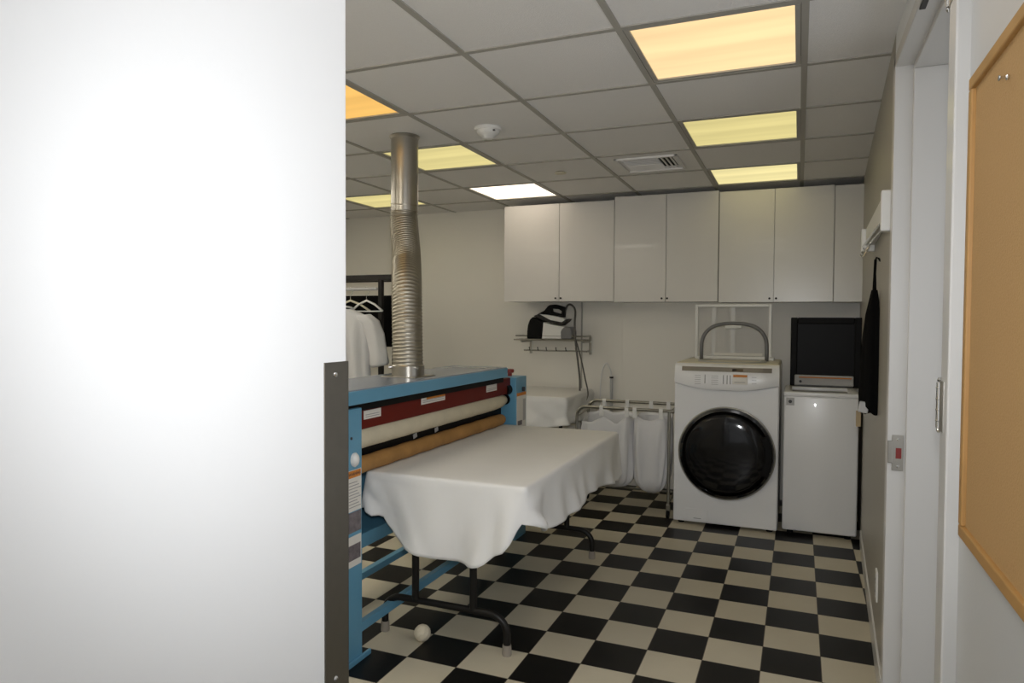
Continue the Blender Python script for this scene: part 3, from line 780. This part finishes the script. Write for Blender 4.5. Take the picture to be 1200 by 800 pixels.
def spline(c, n):
    out = []
    for i in range(len(c)-1):
        p0, p1, p2, p3 = c[max(i-1, 0)], c[i], c[i+1], c[min(i+2, len(c)-1)]
        for k in range(n):
            t = k/n
            out.append(.5*((2*p1)+(p2-p0)*t+(2*p0-5*p1+4*p2-p3)*t*t+(3*p1-p0-3*p2+p3)*t**3))
    out.append(c[-1]); return out
raw = spline(ctrl, 40)
L = [0]
for a, c in zip(raw, raw[1:]): L.append(L[-1]+(c-a).length)
ns = 360; pts = []; rad = []
j = 0
for i in range(ns+1):
    s = L[-1]*i/ns
    while j < len(L)-2 and L[j+1] < s: j += 1
    f = (s-L[j])/max(1e-9, L[j+1]-L[j]); pts.append(raw[j].lerp(raw[j+1], f))
    rad.append(.0765+.0022*(1 if i % 6 in (0, 1) else -.4)*(1 if i % 6 else .7))
obj('flexible_hose', MB().tube(pts, rad, 40), M['foil'], r, smooth=True, angle=60)['label'] = 'ribbed silver flexible hose'
obj('base_collar', MB().lathe([(.060, 0), (.083, 0), (.083, .055), (.078, .06), (.06, .06)], (-1.84, 3.065, 1.1225), 'z', 40), M['galv'], r, smooth=True, angle=40)
obj('base_flange', MB().box((-1.94, 2.965, 1.1225), (-1.74, 3.165, 1.1265), .001), M['galv'], r)
for a in (-2.4, -.55):
    obj('clamp_screw', MB().cyl((-1.84+.08*math.cos(a), 3.065+.08*math.sin(a), 1.17), (-1.84+.10*math.cos(a), 3.065+.10*math.sin(a), 1.17), .007, seg=10), M['chrome'], r)

# ------------------------------------------------------------------ cloth-covered pressing table at the back
pt = thing('pressing_table', 'small table hidden under a white cloth by the back wall behind the ironer', 'table', (-2.0, 5.45, 0))
QX0, QX1, QY0, QY1 = -2.42, -1.655, 5.10, 5.86
obj('tabletop', MB().box((QX0, QY0, .70), (QX1, QY1, .812), .006), M['laminate'], pt)
for xx in (QX0+.06, QX1-.06):
    for yy in (QY0+.06, QY1-.06): obj('leg', MB().cyl((xx, yy, 0), (xx, yy, .705), .015), M['dark_metal'], pt)
def wr(p, f, d): return .012*math.sin(p[0]*17+p[1]*11+5*f)*f+.012*f*math.sin(p[0]*31+p[1]*23-7*f)+.008*abs(math.sin(p[0]*12+p[1]*9+4*f))
ps_ = draped_sheet('table_cloth', QX0-.003, QX1+.003, QY0-.003, QY1+.003, .817, {'near': [(0, .28), (.5, .26), (.8, .235), (1, .2)], 'right': [(0, .2), (.5, .22), (1, .24)], 'far': [(0, .2), (1, .2)], 'left': [(0, .2), (1, .28)]}, wr, n_drop=14, seed=5, amp=.006, flare=.03)
tag(ps_, 'wrinkled white cloth over the small table behind the ironer console', 'cloth')

# ------------------------------------------------------------------ laundry cart with bags
C0, C1, D0, D1, CZ = -1.535, -.835, 5.00, 5.31, .775
r = thing('laundry_cart', 'chrome tube laundry cart on casters left of the washer', 'laundry cart', ((C0+C1)/2, (D0+D1)/2, 0))
def rail(y, z):
    pts = [(C0, y, .11), (C0, y, z-.07)]
    for i in range(1, 7):
        a = PI/2*i/6; pts.append((C0+.07*(1-math.cos(a)), y, z-.07+.07*math.sin(a)))
    q = [(C1, y, z), (C1+.012, y, z)]
    return pts+q
for y, z in ((D0, CZ-.005), (D1, CZ+.012)):
    obj('top_rail', MB().tube(rail(y, z), .0115, 12), M['dull_chrome'], r, smooth=True, angle=50)
for y, z in ((D0, CZ-.005), (D1, CZ+.012)):
    obj('leg', MB().tube([(C1-.012, y, .085), (C1-.012, y, z)], .0115, 12), M['dull_chrome'], r, smooth=True, angle=50)
    obj('end_knob', MB().lathe([(0, 0), (.016, 0), (.018, .008), (.012, .018), (0, .02)], (C1+.008, y, z), 'x', 16), M['dull_chrome'], r, smooth=True, angle=50)
b = MB()
for x in (C0, C1-.012): b.tube([(x, D0, .115), (x, D1, .115)], .010, 10)
b.tube([(C0, D1, .115), (C1-.012, D1, .115)], .010, 10)
obj('base_frame', b, M['dull_chrome'], r, smooth=True, angle=50)
b = MB()
for x in (C0, C1-.012): b.tube([(x, D0, CZ-.005-.07 if x == C0 else CZ-.02), (x, D1, CZ+.012-.07 if x == C0 else CZ-.01)], .009, 10)
obj('end_bar', b, M['dull_chrome'], r, smooth=True, angle=50)
for x in (C0, C1-.012):
    for y in (D0, D1):
        cs = obj('caster', MB().box((x-.014, y-.016, .05), (x+.014, y+.016, .10), .004), M['dull_chrome'], r)
        obj('wheel', MB().lathe([(0, -.010), (.026, -.010), (.029, -.006), (.029, .006), (.026, .010), (0, .010)], (x, y-.012, .0295), 'x', 24), M['black'], cs, smooth=True, angle=40)

def bag(label, x0, x1, zb, seed, straps_f, straps_b, droop, taper=.12, px=0):
    o = thing('laundry_bag', label, 'laundry bag', ((x0+x1)/2, (D0+D1)/2, zb), 'white cloth bags hanging in the laundry cart')
    rnd = random.Random(seed); n = 56; P = []
    cx, cy = (x0+x1)/2, (D0+D1)/2
    m = 20; ph = rnd.uniform(0, 6)
    for k in range(m+1):
        f = k/m; row = []
        for i in range(n):
            a = 2*PI*i/n; c, s = math.cos(a), math.sin(a)
            e = .45
            ux, uy = math.copysign(abs(c)**e, c), math.copysign(abs(s)**e, s)
            sw = 1+.06*math.sin(PI*f)
            tp = sw if f < .80 else sw*math.sqrt(max(.0, 1-((f-.80)/.21)**2))
            tq = 1-taper*max(0, (f-.35)/.65)**1.3
            hx, hy = (x1-x0)/2*tp*tq, (D1-D0-.03)/2*tp*(1-.05*f)
            wv = 1+.06*math.sin(7*a+ph+2.5*f)*min(1, .25+2*f)+.035*math.sin(13*a+ph*2-2*f)*(.3+f)
            x, y = cx+px*f*f+ux*hx*wv*.97, cy+uy*hy*wv
            if uy < -.2:      # creases hanging from the front straps towards the lowest point
                for q in straps_f:
                    xc = q+(cx+px-q)*.75*f
                    y -= .030*math.exp(-((x-xc)/.022)**2)*(1-f)*min(1, 3*f+.2)
                y += .018*math.sin((x-cx)*52+4*f+ph)*f*(1-f)*2.2
            # top edge hangs in arcs between straps
            zt = .725
            if uy < -.2:
                dm = min(abs(x-q) for q in straps_f)
                zt -= droop*min(1, dm/.07)
            elif uy > .2:
                dm = min(abs(x-q) for q in straps_b); zt -= droop*.4*min(1, dm/.08)
            else: zt -= droop*.6
            row.append((x, y, zt+(zb-zt)*(f if f < .9 else f)))
        P.append(row)
    b = MB(); V = b.grid(P, closed=True); b.b.faces.new(V[-1])
    so = obj('sack', b, M['bag'], o, smooth=True)
    md = so.modifiers.new('thickness', 'SOLIDIFY'); md.thickness = .003; md.offset = -1
    for lst, y, z in ((straps_f, D0, CZ-.005), (straps_b, D1, CZ+.012)):
        for q in lst:
            w = .014
            loop = [(y-.010, z-.062), (y-.0155, z-.012), (y-.0155, z+.010), (y, z+.0165), (y+.0155, z+.010), (y+.0155, z-.012), (y+.008, z-.062)]
            inn = [(y+.004, z-.062), (y+.0125, z-.012), (y+.0125, z+.008), (y, z+.0135), (y-.0125, z+.008), (y-.0125, z-.012), (y-.006, z-.062)]
            obj('strap', MB().prism(loop+inn, lambda u, v, d: (d, u, v), q-w, q+w), M['white_plastic'], o)
bag('wide white laundry bag in the left half of the cart', -1.525, -1.122, .155, 3, [-1.344, -1.155], [-1.405, -1.221], .07, .10, .02)
bag('narrow white laundry bag in the right half of the cart, next to the washer', -1.118, -.852, .14, 8, [-1.095, -.905], [-1.036, -.905], .035, .24, -.005)

# ------------------------------------------------------------------ wall rack and steam iron
WR = YB-.002
r = thing('wall_rack', 'metal wall rack with hook bar under the left cabinet', 'wall rack', (-2.05, WR, 1.14))
SX0, SX1, SZ = -2.33, -1.70, 1.245
for xx in (SX0+.07, SX1+.002):
    obj('bracket', MB().box((xx-.012, WR-.012, 1.115), (xx+.012, WR, 1.275), .003).box((xx-.006, 5.675, SZ-.022), (xx+.006, WR-.010, SZ+.006), .002), M['dull_chrome'], r)
for i, y in enumerate((5.68, 5.74, 5.80, 5.86)):
    obj('shelf_rod', MB().cyl((SX0, y, SZ), (SX1+.02, y, SZ), .0065, seg=12), M['dull_chrome'], r)
obj('front_rail', MB().tube([(SX0+.01, WR-.03, SZ+.035), (SX0+.01, 5.70, SZ+.035), (SX1+.01, 5.70, SZ+.035), (SX1+.01, WR-.03, SZ+.035)], .006, 10), M['dull_chrome'], r)
obj('hook_bar', MB().cyl((SX0+.05, 5.80, 1.148), (SX1+.01, 5.80, 1.148), .007, seg=12).box((SX0+.066, 5.795, 1.14), (SX0+.074, WR-.008, 1.155)).box((SX1-.002, 5.795, 1.14), (SX1+.006, WR-.008, 1.155)), M['dull_chrome'], r)
for xx in (-2.22, -2.14, -2.06, -1.97, -1.88, -1.79):
    obj('hook', MB().tube([(xx, 5.80, 1.148), (xx, 5.783, 1.152), (xx, 5.775, 1.168), (xx, 5.772, 1.178)], [.004, .004, .004, .006], 8), M['dark_metal'], r)

def ip(p):   # outline coordinates (one unit = about 0.76 mm) to metres
    return [(-2.372+u*.000782, 1.253+(555-v)*.00076) for u, v in p]
xz = lambda u, v, d: (u, d, v)
IY0, IY1 = 5.69, 5.84
st_ = thing('steam_station', 'white and black steam generator base standing on the wall rack', 'steam station', (-2.0, 5.76, 1.253))
obj('white_tank', MB().prism(ip([(375, 553), (390, 360), (480, 385), (600, 405), (650, 410), (640, 553)]), xz, IY0+.005, IY1-.005, .008), M['white_plastic'], st_)
obj('black_front', MB().prism(ip([(203, 553), (205, 470), (212, 400), (235, 335), (272, 300), (402, 362), (388, 553)]), xz, IY0, IY1, .010), M['black'], st_)['label'] = 'black front of the station'
obj('grey_rear', MB().prism(ip([(605, 553), (602, 470), (612, 445), (640, 415), (712, 412), (732, 470), (730, 553)]), xz, IY0, IY1, .010), M['grey_plastic'], st_)['label'] = 'dark grey rear block'
ir_ = thing('steam_iron', 'black and white steam iron resting tilted on its station', 'iron', (-2.0, 5.76, 1.40))
J0, J1 = 5.715, 5.815
obj('soleplate', MB().prism(ip([(268, 292), (320, 272), (450, 335), (600, 366), (650, 330), (690, 322), (665, 352), (605, 398), (520, 386), (400, 348)]), xz, J0, J1, .003), M['dark_metal'], ir_)
obj('white_skirt', MB().prism(ip([(335, 268), (400, 274), (500, 287), (620, 312), (645, 332), (602, 362), (470, 338)]), xz, J0+.006, J1-.006, .004), M['white_plastic'], ir_)['label'] = 'white skirt'
b = MB()
b.prism(ip([(305, 272), (390, 228), (436, 172), (470, 200), (478, 240), (600, 272), (622, 306), (500, 286), (400, 272)]), xz, J0+.018, J1-.018, .006)
b.prism(ip([(430, 178), (450, 164), (520, 158), (630, 188), (634, 214), (600, 240), (560, 212), (472, 206)]), xz, J0+.022, J1-.022, .007)
b.prism(ip([(594, 230), (632, 196), (622, 306), (588, 270)]), xz, J0+.022, J1-.022, .006)
obj('handle', b, M['black'], ir_)
hz = lambda px, py, y: (-2.206+(px-622)*.00795, y, 1.28+(393-py)*.0076)
c = [Vector(hz(662, 366, 5.77)), Vector(hz(665, 358, 5.77)), Vector(hz(670, 357.5, 5.76)), Vector(hz(675, 364, 5.74)), Vector(hz(677.5, 380, 5.665)), Vector(hz(679, 400, 5.655)), Vector(hz(681.5, 420, 5.66)), Vector(hz(684, 445, 5.66)), Vector(hz(684, 466, 5.62)), Vector(hz(681, 474, 5.50))]
c2 = [Vector(hz(675, 392, 5.70)), Vector(hz(680, 400, 5.66)), Vector(hz(685, 418, 5.66)), Vector(hz(689, 440, 5.68)), Vector(hz(693, 458, 5.66)), Vector(hz(690, 470, 5.56))]
obj('steam_hose', MB().tube(spline(c, 8), .0085, 10), M['hose'], ir_, smooth=True)
obj('power_cord', MB().tube(spline(c2, 8), .006, 10), M['hose'], ir_, smooth=True)

r = thing('drain_standpipe', 'thin pale standpipe with a looped tube on the wall above the laundry cart', 'pipe', (-1.52, YB-.03, 0))
obj('pipe', MB().cyl((-1.50, YB-.03, 0), (-1.50, YB-.03, .93), .013, seg=16), M['light_grey'], r)
obj('black_ring', MB().lathe([(.012, .915), (.017, .915), (.017, .930), (.012, .930)], (-1.50, YB-.03, 0), 'z', 20), M['black'], r)
c = [Vector((-1.60, YB-.03, .62)), Vector((-1.598, YB-.03, .85)), Vector((-1.58, YB-.03, .99)), Vector((-1.545, YB-.035, 1.045)), Vector((-1.512, YB-.03, .99)), Vector((-1.50, YB-.03, .92))]
obj('looped_tube', MB().tube(spline(c, 10), .0055, 10), M['white_plastic'], r, smooth=True)
cd = obj('trim_1', MB().box((-1.786, YB-.014, .1), (-1.775, YB+.002, 1.60), .002), M['grid_bar']); cd['kind'] = 'structure'

# ------------------------------------------------------------------ garment rack at far left
S = .868
def gy(x): return x*S
def gz(z): return 1.406+(z-1.406)*S
RY = 4.60
r = thing('garment_rack', 'black metal garment rack against the far left of the room', 'garment rack', (-3.2, RY, 0))
RX0, RX1 = -3.95, -2.835
b = MB(); b.box((RX0, RY-.02, gz(1.765)), (RX1, RY+.02, gz(1.815)), .003); b.box((RX0, RY+.18, gz(1.765)), (RX1, RY+.22, gz(1.815)), .003)
obj('top_bar', b, M['dark_metal'], r)
for xx in (RX0+.02, -3.005, RX1-.02):
    for yy in (RY, RY+.20):
        obj('post', MB().box((xx-.017, yy-.017, 0), (xx+.017, yy+.017, gz(1.77)), .002), M['dark_metal'], r)
obj('back_panel', MB().box((RX0+.02, RY+.222, gz(1.16)), (RX1-.02, RY+.237, gz(1.64)), .002), M['apron'], r)['label'] = 'black back panel'
obj('shelf', MB().box((RX0, RY-.015, .16), (RX1, RY+.215, .185), .003), M['dark_metal'], r)
obj('hanging_rail', MB().cyl((RX0+.02, RY-.055, gz(1.685)), (-3.005, RY-.055, gz(1.685)), .012), M['light_grey'], r)['label'] = 'pale hanging rail'

def hanger_parts(root, x, y, z, w, ang, m):
    c, s = math.cos(ang), math.sin(ang)
    f = lambda u, h: (x+u*c, y+u*s, z+h)
    pts = [f(0, -.085)] + [f(.022*math.sin(t), -.045+.0-.0+.022*(1-math.cos(t))-.0) for t in [0, .7, 1.4, 2.1, 2.8, 3.5, 4.0]]
    obj('hook', MB().tube([f(0, -.09), f(0, -.05), f(.018, -.03), f(.022, -.005), f(.008, .016), f(-.012, .012)], .0025, 8), M['chrome'], root, smooth=True)
    obj('arms', MB().tube([f(-w, -.17), f(-w*.5, -.118), f(0, -.088), f(w*.5, -.118), f(w, -.17)], .008, 10).tube([f(-w, -.17), f(0, -.172), f(w, -.17)], .005, 8), m, root, smooth=True)
hzr = gz(1.685)
spots = [(-3.10, .0, .145, 0, 'empty white clothes hanger nearest the rack post'), (-3.25, .12, .17, 1, 'cream clothes hanger inside the white shirt')]
for i, (x, an, w, _, lb) in enumerate(spots):
    ty = RY-.055
    r = thing('clothes_hanger', lb, 'hanger', (x, ty, hzr-.17), 'hangers on the garment rack')
    hanger_parts(r, x, ty, hzr, w, an, M['white_plastic'] if i == 0 else M['cream_and_lit_plastic'])

def shirt(label, x, y, zt, ang, seed):
    o = thing('white_shirt', label, 'shirt', (x, y, zt-.75))
    c, s = math.cos(ang), math.sin(ang); ph = seed*1.7
    P = []; n = 48
    sec = [(.0, .055, .04), (-.012, .085, .045), (-.035, .14, .05), (-.062, .195, .052), (-.10, .225, .055), (-.17, .215, .060), (-.30, .205, .065), (-.45, .205, .065), (-.60, .215, .062), (-.74, .22, .055)]
    for dz, hw, hd in sec:
        row = []
        for k in range(n):
            a = 2*PI*k/n; f = 1+.26*math.sin(11*a+ph+dz*4)*min(1, -dz*4)
            u, v = hw*math.cos(a), hd*math.sin(a)*f
            row.append((x+u*c-v*s, y+u*s+v*c, zt+dz))
        P.append(row)
    b = MB(); V = b.grid(P, closed=True); b.b.faces.new(V[-1])
    obj('body', b, M['shirt'], o, smooth=True)
    for sg in (-1, 1):
        sl = []
        for t, (u, dz, rx_, ry_) in enumerate([(.14, -.05, .06, .05), (.20, -.10, .075, .055), (.245, -.20, .075, .052), (.275, -.33, .072, .05), (.285, -.42, .075, .05), (.285, -.44, .06, .04)]):
            row = []
            for k in range(24):
                a = 2*PI*k/24; f = 1+.1*math.sin(6*a+t)
                uu = sg*u+rx_*math.cos(a)*f; v = ry_*math.sin(a)*f
                row.append((x+uu*c-v*s, y+uu*s+v*c, zt+dz+.012*sg*math.cos(a)))
            sl.append(row)
        b = MB(); V = b.grid(sl, closed=True); b.b.faces.new(V[0]); b.b.faces.new(V[-1])
        obj('sleeve', b, M['shirt'], o, smooth=True)
    cl = [(x+.055*math.cos(a)*c-.035*math.sin(a)*s, y+.055*math.cos(a)*s+.035*math.sin(a)*c, zt+.006-.012*math.sin(a)) for a in [2*PI*k/24 for k in range(24)]]
    obj('collar', MB().tube(cl, .008, 8, closed=True), M['shirt'], o, smooth=True)
shirt('short-sleeved white shirt hanging on the garment rack left of the silver duct', -3.262, RY-.095, hzr-.155, .12, 1)

# ------------------------------------------------------------------ light
w = bpy.data.worlds.new('world'); scn.world = w; w.use_nodes = True
w.node_tree.nodes['Background'].inputs[0].default_value = (.95, .97, 1, 1)
w.node_tree.nodes['Background'].inputs[1].default_value = .6
yaw, pit, rol, hh = -.3920, -.0292, .0057, 1.4062
fw = Vector((math.sin(yaw)*math.cos(pit), math.cos(yaw)*math.cos(pit), math.sin(pit)))
rt = Vector((math.cos(yaw), -math.sin(yaw), 0)); up = rt.cross(fw)
r2 = rt*math.cos(rol)+up*math.sin(rol); u2 = -rt*math.sin(rol)+up*math.cos(rol)
rotm = Matrix((r2, u2, -fw)).transposed()
fl = bpy.data.lights.new('camera_flash', 'SPOT'); fl.energy = 80; fl.spot_size = math.radians(92); fl.spot_blend = 1; fl.shadow_soft_size = .03
fl.color = (.97, .985, 1)
fo = bpy.data.objects.new('camera_flash', fl); COL.objects.link(fo)
fb = bpy.data.lights.new('flash_spill', 'POINT'); fb.energy = 11; fb.shadow_soft_size = .03; fb.color = (.97, .985, 1)
fbo = bpy.data.objects.new('flash_spill', fb); COL.objects.link(fbo); fbo.location = (0.0, 0.03, hh+.10)
fo.matrix_world = Matrix.Translation(Vector((0.0, 0.03, hh+.10))) @ rotm.to_4x4()

cam = bpy.data.cameras.new('camera'); co = bpy.data.objects.new('camera', cam); COL.objects.link(co)
cam.sensor_width = 36; cam.lens = 812.98*36/1200; cam.clip_start = .05
co.matrix_world = Matrix.Translation((0, 0, hh)) @ rotm.to_4x4()
scn.camera = co
vs = scn.view_settings
vs.view_transform = 'Standard'; vs.look = 'None'; vs.exposure = .08; vs.gamma = 1; vs.use_curve_mapping = False
